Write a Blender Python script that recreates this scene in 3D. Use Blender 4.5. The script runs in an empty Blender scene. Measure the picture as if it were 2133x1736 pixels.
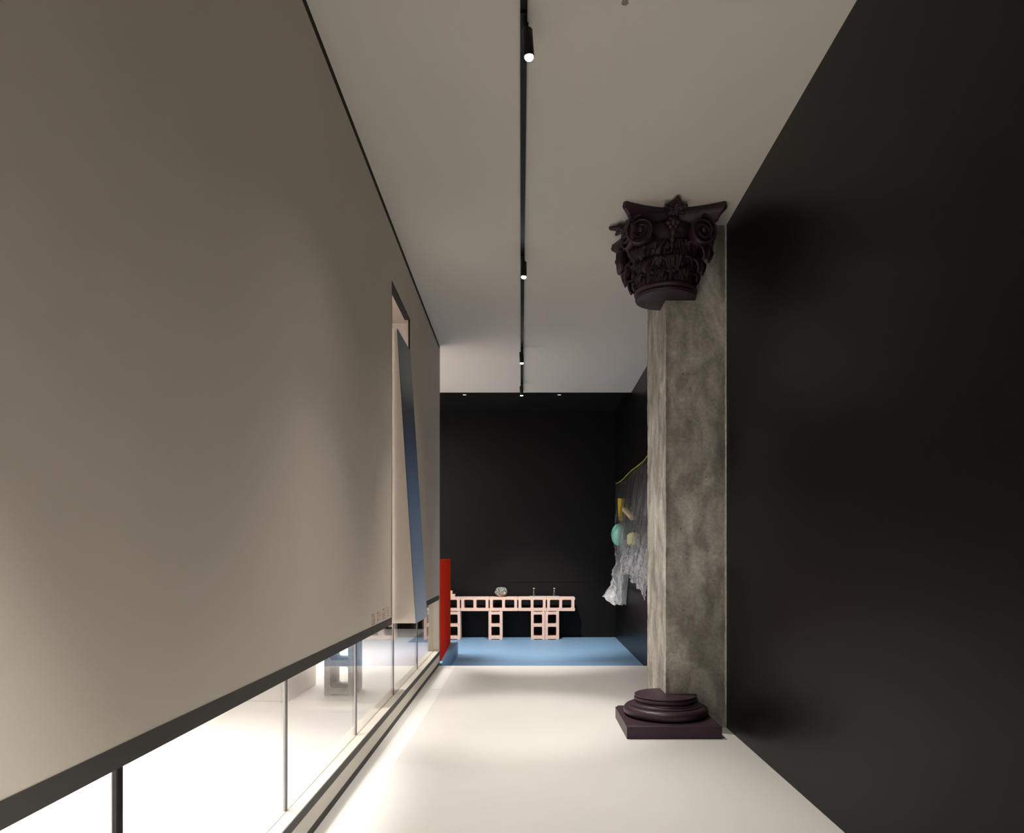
import bpy, bmesh, math, random
from mathutils import Vector, Matrix, noise
random.seed(7)
PI = math.pi
S = bpy.context.scene
COL = S.collection

# ------------------------------------------------------------------ camera, world, exposure
cam_d = bpy.data.cameras.new('camera')
cam_d.sensor_width = 36.0
cam_d.lens = 1480 / 2133 * 36
cam_d.shift_x = -(1102 - 1066.5) / 2133
cam_d.shift_y = (1160 - 868) / 2133
cam = bpy.data.objects.new('camera', cam_d)
COL.objects.link(cam)
cam.location = (0, 0, 0.99)
cam.rotation_euler = (PI / 2, 0, 0)
S.camera = cam

w = bpy.data.worlds.new('world')
S.world = w
w.use_nodes = True
w.node_tree.nodes['Background'].inputs[0].default_value = (0.8, 0.85, 1, 1)
w.node_tree.nodes['Background'].inputs[1].default_value = 0.0

S.view_settings.view_transform = 'Standard'
S.view_settings.look = 'None'
S.view_settings.exposure = 0.0
S.view_settings.gamma = 1.0
S.view_settings.use_curve_mapping = False
S.cycles.max_bounces = 12
S.cycles.diffuse_bounces = 6
S.cycles.glossy_bounces = 6
S.cycles.transmission_bounces = 8
S.cycles.transparent_max_bounces = 24
S.cycles.use_denoising = True

WARM = (1.0, 0.95, 0.87)
def area(name, loc, size, power, color, rot=(0, 0, 0), spread=180):
    d = bpy.data.lights.new(name, 'AREA'); d.spread = math.radians(spread)
    d.shape = 'RECTANGLE'; d.size, d.size_y = size
    d.energy = power; d.color = color
    o = bpy.data.objects.new(name, d); COL.objects.link(o)
    o.location = loc; o.rotation_euler = rot
    return o
# ceiling light panels of the bright room behind the left wall, and its end towards the blue floor
area('room_light_panel', (-2.0, 1.2, 2.86), (1.3, 4.4), 215, (1.0, 0.975, 0.95), spread=80)
area('room_light_panel', (-1.9, 6.75, 2.86), (1.2, 1.3), 50, (1.0, 0.97, 0.93), spread=90)
area('room_light_panel', (-2.3, 7.3, 2.86), (1.2, 1.6), 70, (1.0, 0.965, 0.92))

# ------------------------------------------------------------------ materials
MATS = {}
def mat(name, color, rough=0.6, metal=0.0, var=0.0, scale=6.0, bump=0.0, bscale=60.0, spec=0.5,
        emit=None, estr=0.0, stretch=(1, 1, 1), coat=0.0):
    if name in MATS: return MATS[name]
    m = bpy.data.materials.new(name); m.use_nodes = True
    nt = m.node_tree; b = nt.nodes['Principled BSDF']
    b.inputs['Base Color'].default_value = (*color, 1)
    b.inputs['Roughness'].default_value = rough
    b.inputs['Metallic'].default_value = metal
    b.inputs['Specular IOR Level'].default_value = spec
    b.inputs['Coat Weight'].default_value = coat
    if emit:
        b.inputs['Emission Color'].default_value = (*emit, 1)
        b.inputs['Emission Strength'].default_value = estr
    if var or bump:
        tc = nt.nodes.new('ShaderNodeTexCoord'); mp = nt.nodes.new('ShaderNodeMapping')
        mp.inputs['Scale'].default_value = stretch
        nt.links.new(tc.outputs['Object'], mp.inputs[0])
    if var:
        n = nt.nodes.new('ShaderNodeTexNoise'); n.inputs['Scale'].default_value = scale
        n.inputs['Detail'].default_value = 6
        nt.links.new(mp.outputs[0], n.inputs[0])
        r = nt.nodes.new('ShaderNodeValToRGB')
        r.color_ramp.elements[0].position = 0.3; r.color_ramp.elements[1].position = 0.7
        r.color_ramp.elements[0].color = (*[c * (1 - var) for c in color], 1)
        r.color_ramp.elements[1].color = (*[min(1, c * (1 + var)) for c in color], 1)
        nt.links.new(n.outputs[0], r.inputs[0]); nt.links.new(r.outputs[0], b.inputs['Base Color'])
    if bump:
        n2 = nt.nodes.new('ShaderNodeTexNoise'); n2.inputs['Scale'].default_value = bscale
        n2.inputs['Detail'].default_value = 4
        nt.links.new(mp.outputs[0], n2.inputs[0])
        bp = nt.nodes.new('ShaderNodeBump'); bp.inputs['Strength'].default_value = bump
        bp.inputs['Distance'].default_value = 0.01
        nt.links.new(n2.outputs[0], bp.inputs['Height']); nt.links.new(bp.outputs[0], b.inputs['Normal'])
    MATS[name] = m
    return m

M_wall = mat('beige_paint', (0.565, 0.508, 0.44), 0.75, var=0.015, scale=3)
M_ceil = mat('ceiling_paint', (0.70, 0.665, 0.61), 0.85)
M_white = mat('white_paint', (0.80, 0.78, 0.75), 0.7)
M_black = mat('black_wall_paint', (0.0062, 0.0059, 0.0060), 0.36, var=0.05, scale=2, spec=0.11)
M_blackc = mat('black_ceiling_paint', (0.012, 0.012, 0.012), 0.8, spec=0.1)
M_floor = mat('white_epoxy_floor', (0.75, 0.73, 0.705), 0.38, var=0.02, scale=2.0, spec=0.35)
M_strip = mat('floor_cover_plate', (0.87, 0.85, 0.825), 0.4, spec=0.35)
M_blue = mat('pale_blue_paint', (0.17, 0.30, 0.47), 0.5, var=0.06, scale=4.0, stretch=(1, 6, 1))
M_char = mat('charcoal_trim', (0.047, 0.043, 0.040), 0.6, spec=.3)
M_dark = mat('black_trim', (0.009, 0.008, 0.0075), 0.7, spec=.2)
M_sill = mat('cream_trim', (0.62, 0.57, 0.49), 0.6)
M_track = mat('black_metal', (0.008, 0.008, 0.008), 0.45, spec=0.25)
M_purple = mat('aubergine_paint', (0.041, 0.0185, 0.0300), 0.43, spec=0.45, bump=0.05, bscale=80)
M_pink = mat('pink_painted_block', (0.74, 0.52, 0.44), 0.85, var=0.06, scale=30, bump=0.25, bscale=120)
M_greyblock = mat('grey_block', (0.40, 0.385, 0.37), 0.9, var=0.22, scale=45, bump=0.5, bscale=130)
M_red = mat('red_paint', (0.84, 0.034, 0.012), 0.8, var=0.05, scale=5, spec=.05)
M_cream = mat('cream_block', (0.75, 0.60, 0.45), 0.7)
M_seal = mat('grey_glass_seal', (0.10, 0.085, 0.09), 0.4)
M_seal2 = mat('pale_glass_edge', (0.42, 0.40, 0.39), 0.3)
M_letter = mat('red_lettering', (0.36, 0.15, 0.12), 0.7)
M_lens = mat('lamp_lens', (1, 1, 1), 0.3, emit=(1, 0.95, 0.86), estr=60)
M_lens2 = mat('small_lamp_lens', (1, 1, 1), 0.3, emit=(1, 0.95, 0.86), estr=.45)

def concrete():
    m = bpy.data.materials.new('raw_concrete'); m.use_nodes = True
    nt = m.node_tree; b = nt.nodes['Principled BSDF']; L = nt.links.new
    tc = nt.nodes.new('ShaderNodeTexCoord')
    def nz(sc, det, stretch=(1, 1, 1), dist=0.0):
        mp = nt.nodes.new('ShaderNodeMapping'); mp.inputs['Scale'].default_value = stretch
        L(tc.outputs['Object'], mp.inputs[0])
        n = nt.nodes.new('ShaderNodeTexNoise'); n.inputs['Scale'].default_value = sc
        n.inputs['Detail'].default_value = det; n.inputs['Distortion'].default_value = dist
        L(mp.outputs[0], n.inputs[0]); return n
    def ramp(src, p0, c0, p1, c1):
        r = nt.nodes.new('ShaderNodeValToRGB'); e = r.color_ramp.elements
        e[0].position = p0; e[0].color = (*c0, 1); e[1].position = p1; e[1].color = (*c1, 1)
        L(src.outputs[0], r.inputs[0]); return r
    def mix(kind, fac, a, c):
        x = nt.nodes.new('ShaderNodeMix'); x.data_type = 'RGBA'; x.blend_type = kind
        if isinstance(fac, float): x.inputs[0].default_value = fac
        else: L(fac.outputs[0], x.inputs[0])
        L(a.outputs[2] if a.bl_idname == 'ShaderNodeMix' else a.outputs[0], x.inputs[6])
        L(c.outputs[2] if c.bl_idname == 'ShaderNodeMix' else c.outputs[0], x.inputs[7]); return x
    base = ramp(nz(2.6, 8, (1, 1, 0.7), 0.4), 0.32, (0.50, 0.475, 0.43), 0.68, (0.74, 0.71, 0.655))
    blot = ramp(nz(7.0, 6, (1, 1, 0.6), 0.8), 0.38, (0.56, 0.55, 0.53), 0.62, (1.05, 1.05, 1.05))
    fine = ramp(nz(55, 4), 0.35, (0.8, 0.8, 0.8), 0.65, (1.1, 1.1, 1.1))
    strk = ramp(nz(9, 5, (1, 4, 0.12)), 0.4, (0.82, 0.82, 0.80), 0.6, (1.05, 1.05, 1.05))
    c = mix('MULTIPLY', 1.0, base, blot); c = mix('MULTIPLY', 0.8, c, fine); c = mix('MULTIPLY', 0.45, c, strk)
    pale = ramp(nz(23, 3, (1, 1, 1), 1.0), 0.70, (0, 0, 0), 0.76, (1, 1, 1))
    pc = nt.nodes.new('ShaderNodeRGB'); pc.outputs[0].default_value = (0.46, 0.43, 0.38, 1)
    c2 = mix('MIX', pale, c, pc)
    stain = ramp(nz(4.2, 7, (1, 1, .45), 1.4), .54, (0, 0, 0), .66, (1, 1, 1))
    sf = nt.nodes.new('ShaderNodeMath'); sf.operation = 'MULTIPLY'; sf.inputs[1].default_value = .30
    L(stain.outputs[0], sf.inputs[0])
    dk = nt.nodes.new('ShaderNodeRGB'); dk.outputs[0].default_value = (0.13, 0.118, 0.10, 1)
    c3 = mix('MIX', sf, c2, dk)
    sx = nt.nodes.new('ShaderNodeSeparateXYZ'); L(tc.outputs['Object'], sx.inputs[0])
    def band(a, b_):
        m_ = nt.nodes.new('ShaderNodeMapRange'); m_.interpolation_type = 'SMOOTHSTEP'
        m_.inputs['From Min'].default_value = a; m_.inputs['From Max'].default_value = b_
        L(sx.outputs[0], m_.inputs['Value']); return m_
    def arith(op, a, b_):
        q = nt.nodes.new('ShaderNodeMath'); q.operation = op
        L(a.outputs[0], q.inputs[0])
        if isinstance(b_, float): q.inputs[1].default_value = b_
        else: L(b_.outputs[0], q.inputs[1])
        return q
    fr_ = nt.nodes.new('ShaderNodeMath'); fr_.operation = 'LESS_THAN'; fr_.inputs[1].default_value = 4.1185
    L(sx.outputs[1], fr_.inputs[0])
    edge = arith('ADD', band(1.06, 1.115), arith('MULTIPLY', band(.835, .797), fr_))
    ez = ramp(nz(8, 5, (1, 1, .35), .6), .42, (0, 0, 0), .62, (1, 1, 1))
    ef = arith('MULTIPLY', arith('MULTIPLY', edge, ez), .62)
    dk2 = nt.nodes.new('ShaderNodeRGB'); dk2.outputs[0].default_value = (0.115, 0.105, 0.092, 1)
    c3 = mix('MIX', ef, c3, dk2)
    pit = ramp(nz(70, 2), .70, (0, 0, 0), .75, (1, 1, 1))
    pd = nt.nodes.new('ShaderNodeRGB'); pd.outputs[0].default_value = (0.10, 0.09, 0.08, 1)
    c2 = mix('MIX', pit, c3, pd)
    L(c2.outputs[2], b.inputs['Base Color'])
    b.inputs['Roughness'].default_value = 0.85
    h = nz(30, 8); bp = nt.nodes.new('ShaderNodeBump'); bp.inputs['Strength'].default_value = 0.35
    bp.inputs['Distance'].default_value = 0.012
    L(h.outputs[0], bp.inputs['Height']); L(bp.outputs[0], b.inputs['Normal'])
    return m
M_conc = concrete()

def schlick(nt, f0=0.04):
    lw = nt.nodes.new('ShaderNodeLayerWeight'); lw.inputs[0].default_value = 0.5
    p = nt.nodes.new('ShaderNodeMath'); p.operation = 'POWER'; p.inputs[1].default_value = 5.0
    nt.links.new(lw.outputs['Facing'], p.inputs[0])
    q = nt.nodes.new('ShaderNodeMath'); q.operation = 'MULTIPLY_ADD'; q.inputs[1].default_value = 1 - f0; q.inputs[2].default_value = f0
    nt.links.new(p.outputs[0], q.inputs[0])
    return q
def glass_mat(name, tint, refl_min=0.0, haze=0.0, hazecol=(0.8, 0.85, 0.8)):
    m = bpy.data.materials.new(name); m.use_nodes = True
    nt = m.node_tree; L = nt.links.new
    for n in list(nt.nodes): nt.nodes.remove(n)
    out = nt.nodes.new('ShaderNodeOutputMaterial')
    tr = nt.nodes.new('ShaderNodeBsdfTransparent'); tr.inputs[0].default_value = (*tint, 1)
    gl = nt.nodes.new('ShaderNodeBsdfGlossy'); gl.inputs['Roughness'].default_value = 0.0
    fr = schlick(nt)
    mx = nt.nodes.new('ShaderNodeMixShader')
    L(fr.outputs[0], mx.inputs[0])
    src = tr
    if haze > 0:
        df = nt.nodes.new('ShaderNodeBsdfDiffuse'); df.inputs[0].default_value = (*hazecol, 1)
        tl = nt.nodes.new('ShaderNodeBsdfTranslucent'); tl.inputs[0].default_value = (*hazecol, 1)
        m1 = nt.nodes.new('ShaderNodeMixShader'); m1.inputs[0].default_value = 0.5
        L(df.outputs[0], m1.inputs[1]); L(tl.outputs[0], m1.inputs[2])
        m2 = nt.nodes.new('ShaderNodeMixShader'); m2.inputs[0].default_value = haze
        L(tr.outputs[0], m2.inputs[1]); L(m1.outputs[0], m2.inputs[2]); src = m2
    L(src.outputs[0], mx.inputs[1]); L(gl.outputs[0], mx.inputs[2])
    L(mx.outputs[0], out.inputs[0])
    return m
M_glass = glass_mat('clear_glass', (0.985, 0.99, 0.985))

def film_mat():
    """clear plastic film: see-through with soft white folds and sharp glints"""
    m = bpy.data.materials.new('clear_plastic_film'); m.use_nodes = True
    nt = m.node_tree; L = nt.links.new
    for n in list(nt.nodes): nt.nodes.remove(n)
    out = nt.nodes.new('ShaderNodeOutputMaterial')
    tr = nt.nodes.new('ShaderNodeBsdfTransparent'); tr.inputs[0].default_value = (0.97, 0.975, 0.98, 1)
    df = nt.nodes.new('ShaderNodeBsdfDiffuse'); df.inputs[0].default_value = (0.93, 0.94, 0.96, 1)
    tl = nt.nodes.new('ShaderNodeBsdfTranslucent'); tl.inputs[0].default_value = (0.93, 0.94, 0.96, 1)
    gl = nt.nodes.new('ShaderNodeBsdfGlossy'); gl.inputs['Roughness'].default_value = 0.11
    body = nt.nodes.new('ShaderNodeMixShader'); body.inputs[0].default_value = 0.4
    L(df.outputs[0], body.inputs[1]); L(tl.outputs[0], body.inputs[2])
    at = nt.nodes.new('ShaderNodeAttribute'); at.attribute_name = 'cloudy'
    m1 = nt.nodes.new('ShaderNodeMixShader')
    L(at.outputs['Fac'], m1.inputs[0]); L(tr.outputs[0], m1.inputs[1]); L(body.outputs[0], m1.inputs[2])
    lw = schlick(nt, .10)
    tc = nt.nodes.new('ShaderNodeTexCoord'); nb = nt.nodes.new('ShaderNodeTexNoise')
    nb.inputs['Scale'].default_value = 26; nb.inputs['Detail'].default_value = 3
    L(tc.outputs['Object'], nb.inputs[0])
    bp = nt.nodes.new('ShaderNodeBump'); bp.inputs['Strength'].default_value = .7; bp.inputs['Distance'].default_value = .03
    L(nb.outputs[0], bp.inputs['Height']); L(bp.outputs[0], gl.inputs['Normal'])
    m2 = nt.nodes.new('ShaderNodeMixShader')
    ad = nt.nodes.new('ShaderNodeMath'); ad.operation = 'MULTIPLY_ADD'; ad.inputs[1].default_value = .10
    L(at.outputs['Fac'], ad.inputs[0]); L(lw.outputs[0], ad.inputs[2])
    L(ad.outputs[0], m2.inputs[0]); L(m1.outputs[0], m2.inputs[1]); L(gl.outputs[0], m2.inputs[2])
    L(m2.outputs[0], out.inputs[0])
    return m
M_film = film_mat()

# ------------------------------------------------------------------ mesh helpers
def link(name, bm, m, parent=None, smooth=False, loc=None):
    me = bpy.data.meshes.new(name)
    bmesh.ops.recalc_face_normals(bm, faces=bm.faces[:])
    bm.to_mesh(me); bm.free()
    if isinstance(m, (list, tuple)):
        for x in m: me.materials.append(x)
    else: me.materials.append(m)
    if smooth:
        for p in me.polygons: p.use_smooth = True
    o = bpy.data.objects.new(name, me); COL.objects.link(o)
    if parent: o.parent = parent
    if loc is not None: o.location = loc
    return o
def empty(name, loc=(0, 0, 0), rz=0.0):
    o = bpy.data.objects.new(name, None); COL.objects.link(o)
    o.location = loc; o.rotation_euler = (0, 0, rz); o.empty_display_size = 0.05
    return o
def tag(o, label, cat=None, group=None, kind=None):
    o['label'] = label
    if cat: o['category'] = cat
    if group: o['group'] = group
    if kind: o['kind'] = kind
    return o
def struct(o, label=None):
    o['kind'] = 'structure'
    if label: o['label'] = label
    return o
def hexa(bm, pts):
    v = [bm.verts.new(p) for p in pts]
    for f in ((0, 1, 2, 3), (4, 5, 6, 7), (0, 1, 5, 4), (1, 2, 6, 5), (2, 3, 7, 6), (3, 0, 4, 7)):
        bm.faces.new([v[i] for i in f])
def box(bm, x0, x1, y0, y1, z0, z1):
    hexa(bm, [(x0, y0, z0), (x1, y0, z0), (x1, y1, z0), (x0, y1, z0), (x0, y0, z1), (x1, y0, z1), (x1, y1, z1), (x0, y1, z1)])
def bev(bm, amt, seg=2):
    bmesh.ops.recalc_face_normals(bm, faces=bm.faces[:])
    e = [x for x in bm.edges if len(x.link_faces) == 2 and x.calc_face_angle(0) > 0.5]
    bmesh.ops.bevel(bm, geom=e, offset=amt, segments=seg, affect='EDGES', clamp_overlap=True)
def boxo(name, m, x0, x1, y0, y1, z0, z1, parent=None, bevel=0.0):
    bm = bmesh.new(); box(bm, x0, x1, y0, y1, z0, z1)
    if bevel: bev(bm, bevel)
    return link(name, bm, m, parent)
def tube(bm, pts, r, seg=8, cap=True):
    rings = []
    n = len(pts)
    for i, p in enumerate(pts):
        p = Vector(p)
        t = (Vector(pts[min(i + 1, n - 1)]) - Vector(pts[max(i - 1, 0)])).normalized()
        a = t.cross(Vector((0, 0, 1)))
        if a.length < 1e-4: a = t.cross(Vector((1, 0, 0)))
        a.normalize(); b = t.cross(a)
        rr = r[i] if isinstance(r, (list, tuple)) else r
        rings.append([bm.verts.new(p + a * rr * math.cos(2 * PI * k / seg) + b * rr * math.sin(2 * PI * k / seg)) for k in range(seg)])
    for i in range(n - 1):
        for k in range(seg):
            bm.faces.new((rings[i][k], rings[i][(k + 1) % seg], rings[i + 1][(k + 1) % seg], rings[i + 1][k]))
    if cap:
        bm.faces.new(rings[0]); bm.faces.new(rings[-1][::-1])
def wedge_solid(bm, prof, a0, a1, n, cut=True, core=0.0):
    """stack of outlines; prof = [(z, radius or radius(angle))]; swept a0..a1, closed through the centre"""
    rings = []
    for z, rf in prof:
        ring = []
        for i in range(n + 1):
            a = a0 + (a1 - a0) * i / n
            r = rf(a) if callable(rf) else rf
            ring.append(bm.verts.new((r * math.cos(a), r * math.sin(a), z)))
        if cut: ring.append(bm.verts.new((0, 0, z)))
        rings.append(ring)
    m = len(rings[0])
    for i in range(len(rings) - 1):
        for k in range(m):
            k2 = (k + 1) % m
            try: bm.faces.new((rings[i][k], rings[i][k2], rings[i + 1][k2], rings[i + 1][k]))
            except ValueError: pass
    bm.faces.new(rings[0][::-1]); bm.faces.new(rings[-1])
def lathe(bm, prof, seg=16, origin=(0, 0, 0)):
    ox, oy, oz = origin
    rings = [[bm.verts.new((ox + r * math.cos(2 * PI * k / seg), oy + r * math.sin(2 * PI * k / seg), oz + z)) for k in range(seg)] for r, z in prof]
    for i in range(len(rings) - 1):
        for k in range(seg):
            bm.faces.new((rings[i][k], rings[i][(k + 1) % seg], rings[i + 1][(k + 1) % seg], rings[i + 1][k]))
    bm.faces.new(rings[0][::-1]); bm.faces.new(rings[-1])

# ------------------------------------------------------------------ room shell
def XL(y): return -0.767 - 0.0114 * (y - 2.45)          # face of the left wall
def XR(y): return 1.142 + 0.0068 * (y - 4.11)           # face of the right wall, before the column
ZC, ZB = 2.91, -0.141
YE = 6.45                                              # end of the left wall
def wbox(bm, y0, y1, z0, z1, o0, o1):                  # o0, o1: distance behind the wall face
    hexa(bm, [(XL(y0) - o1, y0, z0), (XL(y0) - o0, y0, z0), (XL(y1) - o0, y1, z0), (XL(y1) - o1, y1, z0),
              (XL(y0) - o1, y0, z1), (XL(y0) - o0, y0, z1), (XL(y1) - o0, y1, z1), (XL(y1) - o1, y1, z1)])

o = boxo('floor', M_floor, -0.84, 1.30, -2.0, 6.44, ZB, 0.0); struct(o, 'white floor of the corridor, a low platform')
bm = bmesh.new()
pts = [(-3.6, -2.0), (XL(-2) - .1, -2.0), (XL(6.45) - .1, 6.45), (-.985, 6.45), (-.985, 8.19), (-1.40, 8.19), (-1.40, 9.72), (-3.6, 9.72)]
lo_ = [bm.verts.new((x, y, ZB)) for x, y in pts]; hi_ = [bm.verts.new((x, y, 0)) for x, y in pts]
bm.faces.new(lo_[::-1]); bm.faces.new(hi_)
for i in range(len(pts)): bm.faces.new((lo_[i], lo_[(i + 1) % len(pts)], hi_[(i + 1) % len(pts)], hi_[i]))
struct(link('floor', bm, M_floor), 'white floor of the bright room behind the glass')
struct(boxo('ceiling', mat('blush_ceiling_paint', (0.34, 0.285, 0.25), .85), -3.6, -.87, -2.0, 5.8, 2.895, 2.9095), 'pinkish ceiling of the bright room')
struct(boxo('floor', M_blue, -3.6, 1.35, 6.44, 9.97, ZB - .1, ZB), 'pale blue painted lower floor at the far end')
struct(boxo('ceiling', M_ceil, -3.6, 1.35, -2.0, 8.31, ZC, ZC + 0.13), 'pale grey ceiling')
struct(boxo('ceiling', M_blackc, -3.6, 1.35, 8.31, 9.97, ZC + 0.12, ZC + 0.2), 'black strip of ceiling by the far wall')
struct(boxo('wall_back', mat('black_back_wall_paint', (0.0095, 0.009, 0.009), .5, var=.05, scale=2, spec=.15), -3.7, 1.40, 9.97, 10.1, ZB - .1, ZC + .2), 'black far wall')
struct(boxo('wall_front', M_black, -3.7, 1.40, -2.1, -2.0, ZB - .1, ZC + .2))
struct(boxo('wall_far_left', M_white, -3.7, -3.6, -2.0, 9.97, ZB - .1, ZC + .2), 'white outer wall of the bright room')
struct(boxo('wall_bulkhead', mat('blush_wall_paint', (0.50, 0.435, 0.40), .8), -3.6, -0.875, 5.8, 5.9, 2.0, ZC), 'white hanging bulkhead in the bright room')
bm = bmesh.new()
hexa(bm, [(XR(-2), -2, 0), (1.3, -2, 0), (1.3, 4.76, 0), (XR(4.76), 4.76, 0),
          (XR(-2), -2, ZC), (1.3, -2, ZC), (1.3, 4.76, ZC), (XR(4.76), 4.76, ZC)])
struct(link('wall_right', bm, M_black), 'long black wall on the right')
def XF(y): return 1.185 + 0.0075 * (y - 7.0)
bm = bmesh.new()
for z0, z1 in ((ZB, .628), (.632, 3.03)):
    hexa(bm, [(XF(4.76), 4.76, z0), (1.35, 4.76, z0), (1.35, 9.97, z0), (XF(9.97), 9.97, z0),
              (XF(4.76), 4.76, z1), (1.35, 4.76, z1), (1.35, 9.97, z1), (XF(9.97), 9.97, z1)])
hexa(bm, [(XF(4.76) + .006, 4.76, .627), (1.35, 4.76, .627), (1.35, 9.97, .627), (XF(9.97) + .006, 9.97, .627),
          (XF(4.76) + .006, 4.76, .633), (1.35, 4.76, .633), (1.35, 9.97, .633), (XF(9.97) + .006, 9.97, .633)])
struct(link('wall_right', bm, M_black), 'black wall beyond the column')
# flush hatch in the far wall
d = boxo('door_1', MATS['black_back_wall_paint'], -0.283, 1.19, 9.964, 9.9695, .634, 2.148); struct(d, 'flush black hatch panel in the far wall')

# left wall slab with its tall slot
S0, S1, ZS = 4.066, 4.72, 2.57
bm = bmesh.new()
wbox(bm, -2.0, S0, .643, 2.87, 0, .012)
wbox(bm, S1, YE, .643, 2.87, 0, .012)
wbox(bm, S0, S1, ZS, 2.87, 0, .012)
wl = link('wall_left', bm, M_wall); struct(wl, 'beige painted wall on the left with a tall slot')
bm = bmesh.new(); wbox(bm, -2.0, YE, 2.87, ZC, .002, .03)
struct(link('trim_1', bm, M_dark), 'black shadow gap along the ceiling')
bm = bmesh.new(); wbox(bm, -2.0, S0, .601, .643, -.001, .045); wbox(bm, S1, YE - .04, .601, .643, -.001, .045)
struct(link('trim_2', bm, M_char), 'charcoal edge under the beige wall')
bm = bmesh.new()
wbox(bm, S0 - .001, S0 + .006, .643, ZS, -.001, .013)
wbox(bm, S1 - .004, S1 + .004, .643, ZS, -.001, .008)
wbox(bm, S0, S1, ZS - .008, ZS + .001, -.001, .034)
struct(link('trim_3', bm, M_dark), 'black lining of the tall slot')
bm = bmesh.new(); wbox(bm, -2.0, YE, .100, .133, 0, .1)
struct(link('trim_4', bm, M_char), 'upper charcoal band under the glass')
bm = bmesh.new(); wbox(bm, -2.0, YE, .035, .100, 0.001, .1)
struct(link('trim_5', bm, M_sill), 'cream band under the glass')
bm = bmesh.new(); wbox(bm, -2.0, YE, 0.0, .035, 0.004, .1)
struct(link('baseboard_left', bm, M_char), 'charcoal base band at the floor')
bm = bmesh.new(); wbox(bm, -2.0, YE, .133, .138, 0, .1)
struct(link('trim_6', bm, M_sill), 'cream sill under the glass')
bm = bmesh.new(); wbox(bm, 6.395, YE, .138, .643, 0.0, .046); wbox(bm, 6.395, YE, .138, .643, .054, .1)
wbox(bm, 6.399, YE, .138, .643, .04, .06)
struct(link('trim_7', bm, M_sill), 'cream end jamb of the glass band')
bm = bmesh.new(); wbox(bm, YE, YE + .018, 0, 2.91, -.001, .1)
struct(link('trim_8', bm, mat('grey_end_plate', (0.25, 0.235, 0.21), 0.6)), 'grey end plate of the left wall')

# glass band: panes and joints
win = empty('window_1', (XL(2.5) - .05, 2.5, .138)); struct(win, 'long low band of clear glass under the beige wall')
J = [-1.6, -0.6, 0.40, 1.39, 2.38, 3.39, 4.38, 5.39, 6.395]
for i in range(len(J) - 1):
    bm = bmesh.new(); wbox(bm, J[i] + .006, J[i + 1] - .006, .1385, .600, .046, .054)
    p = link('pane', bm, M_glass); p.parent = win; p.matrix_parent_inverse = Matrix.Translation(-win.location)
for i, y in enumerate(J[1:-1]):
    near = y < 1.5
    h = .009 if near else .0055
    bm = bmesh.new(); wbox(bm, y - h, y + h, .1385, .601, .0445, .0555 if near else .0505)
    p = link('glass_joint', bm, M_dark if near else M_seal); p.parent = win; p.matrix_parent_inverse = Matrix.Translation(-win.location)
    if y > 1:
        bm = bmesh.new(); wbox(bm, y - h, y + h, .1385, .601, .0505 if not near else .0556, .0555 if not near else .058)
        q = link('glass_edge', bm, M_seal2); q.parent = p
bm = bmesh.new(); wbox(bm, -2, 6.395, .138, .1395, .0435, .047)
p = link('glass_channel', bm, M_seal2); p.parent = win; p.matrix_parent_inverse = Matrix.Translation(-win.location)

# faded red lettering low on the wall by the slot
GLY = [
    [(.15, .9, .6, .9), (.35, .9, .2, .6), (.35, .8, .6, .6), (.8, 1, .8, .5), (.2, .4, .8, .4), (.8, .4, .8, .2), (.2, .2, .8, .2), (.2, .2, .2, .02), (.2, .02, .85, .02)],
    [(.35, 1, .35, .85), (.1, .82, .6, .82), (.35, .7, .2, .5), (.35, .7, .5, .5), (.2, .3, .5, .3), (.8, 1, .8, 0), (.8, .5, 1, .5), (.1, .12, .6, .12), (.35, .3, .35, .12)],
    [(.2, .95, .8, .95), (.5, .95, .2, .65), (.5, .85, .8, .65), (.05, .5, .95, .5), (.5, .5, .5, .35), (.2, .3, .8, .3), (.8, .3, .8, .05), (.2, .05, .8, .05), (.2, .3, .2, .05)],
    [(.1, .9, .5, .9), (.1, .9, .1, .55), (.1, .55, .55, .55), (.75, 1, .75, .45), (.75, .7, .95, .7), (.25, .35, .75, .35), (.25, .35, .25, .05), (.75, .35, .75, .05), (.25, .05, .75, .05)],
]
bm = bmesh.new()
spans = [(3.50, 3.615), (3.635, 3.745), (3.772, 3.885), (3.905, 4.005)]
zz = [(.651, .706), (.653, .708), (.655, .710), (.657, .714)]
for g, (ya, yb), (za, zb) in zip(GLY, spans, zz):
    for (a, b, c, dd) in g:
        p0 = Vector((ya + (yb - ya) * a, za + (zb - za) * b)); p1 = Vector((ya + (yb - ya) * c, za + (zb - za) * dd))
        t = (p1 - p0); L_ = t.length
        if L_ < 1e-5: continue
        t /= L_; nrm = Vector((-t.y, t.x)) * .0022
        q = [p0 + nrm, p1 + nrm, p1 - nrm, p0 - nrm]
        hexa(bm, [(XL(k.x) + .0003, k.x, k.y) for k in q] + [(XL(k.x) - .001, k.x, k.y) for k in q])
lt = link('lettering', bm, M_letter, wl); lt['label'] = 'small faded red lettering'

# floor cover plates along the left side
for nm, y0, y1 in (('trim_9', 5.285, 6.43), ('trim_10', -1.9, 5.275)):
    bm = bmesh.new()
    hexa(bm, [(XL(y0) + .058 if y0 > 0 else -.70, y0, 0), (XL(y0) + .146 if y0 > 0 else -.62, y0, 0), (XL(y1) + .150, y1, 0), (XL(y1) + .05, y1, 0),
              (XL(y0) + .058 if y0 > 0 else -.70, y0, .0012), (XL(y0) + .146 if y0 > 0 else -.62, y0, .0012), (XL(y1) + .150, y1, .0012), (XL(y1) + .05, y1, .0012)])
    struct(link(nm, bm, M_strip), 'pale cover plate let into the floor by the left wall')

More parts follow.
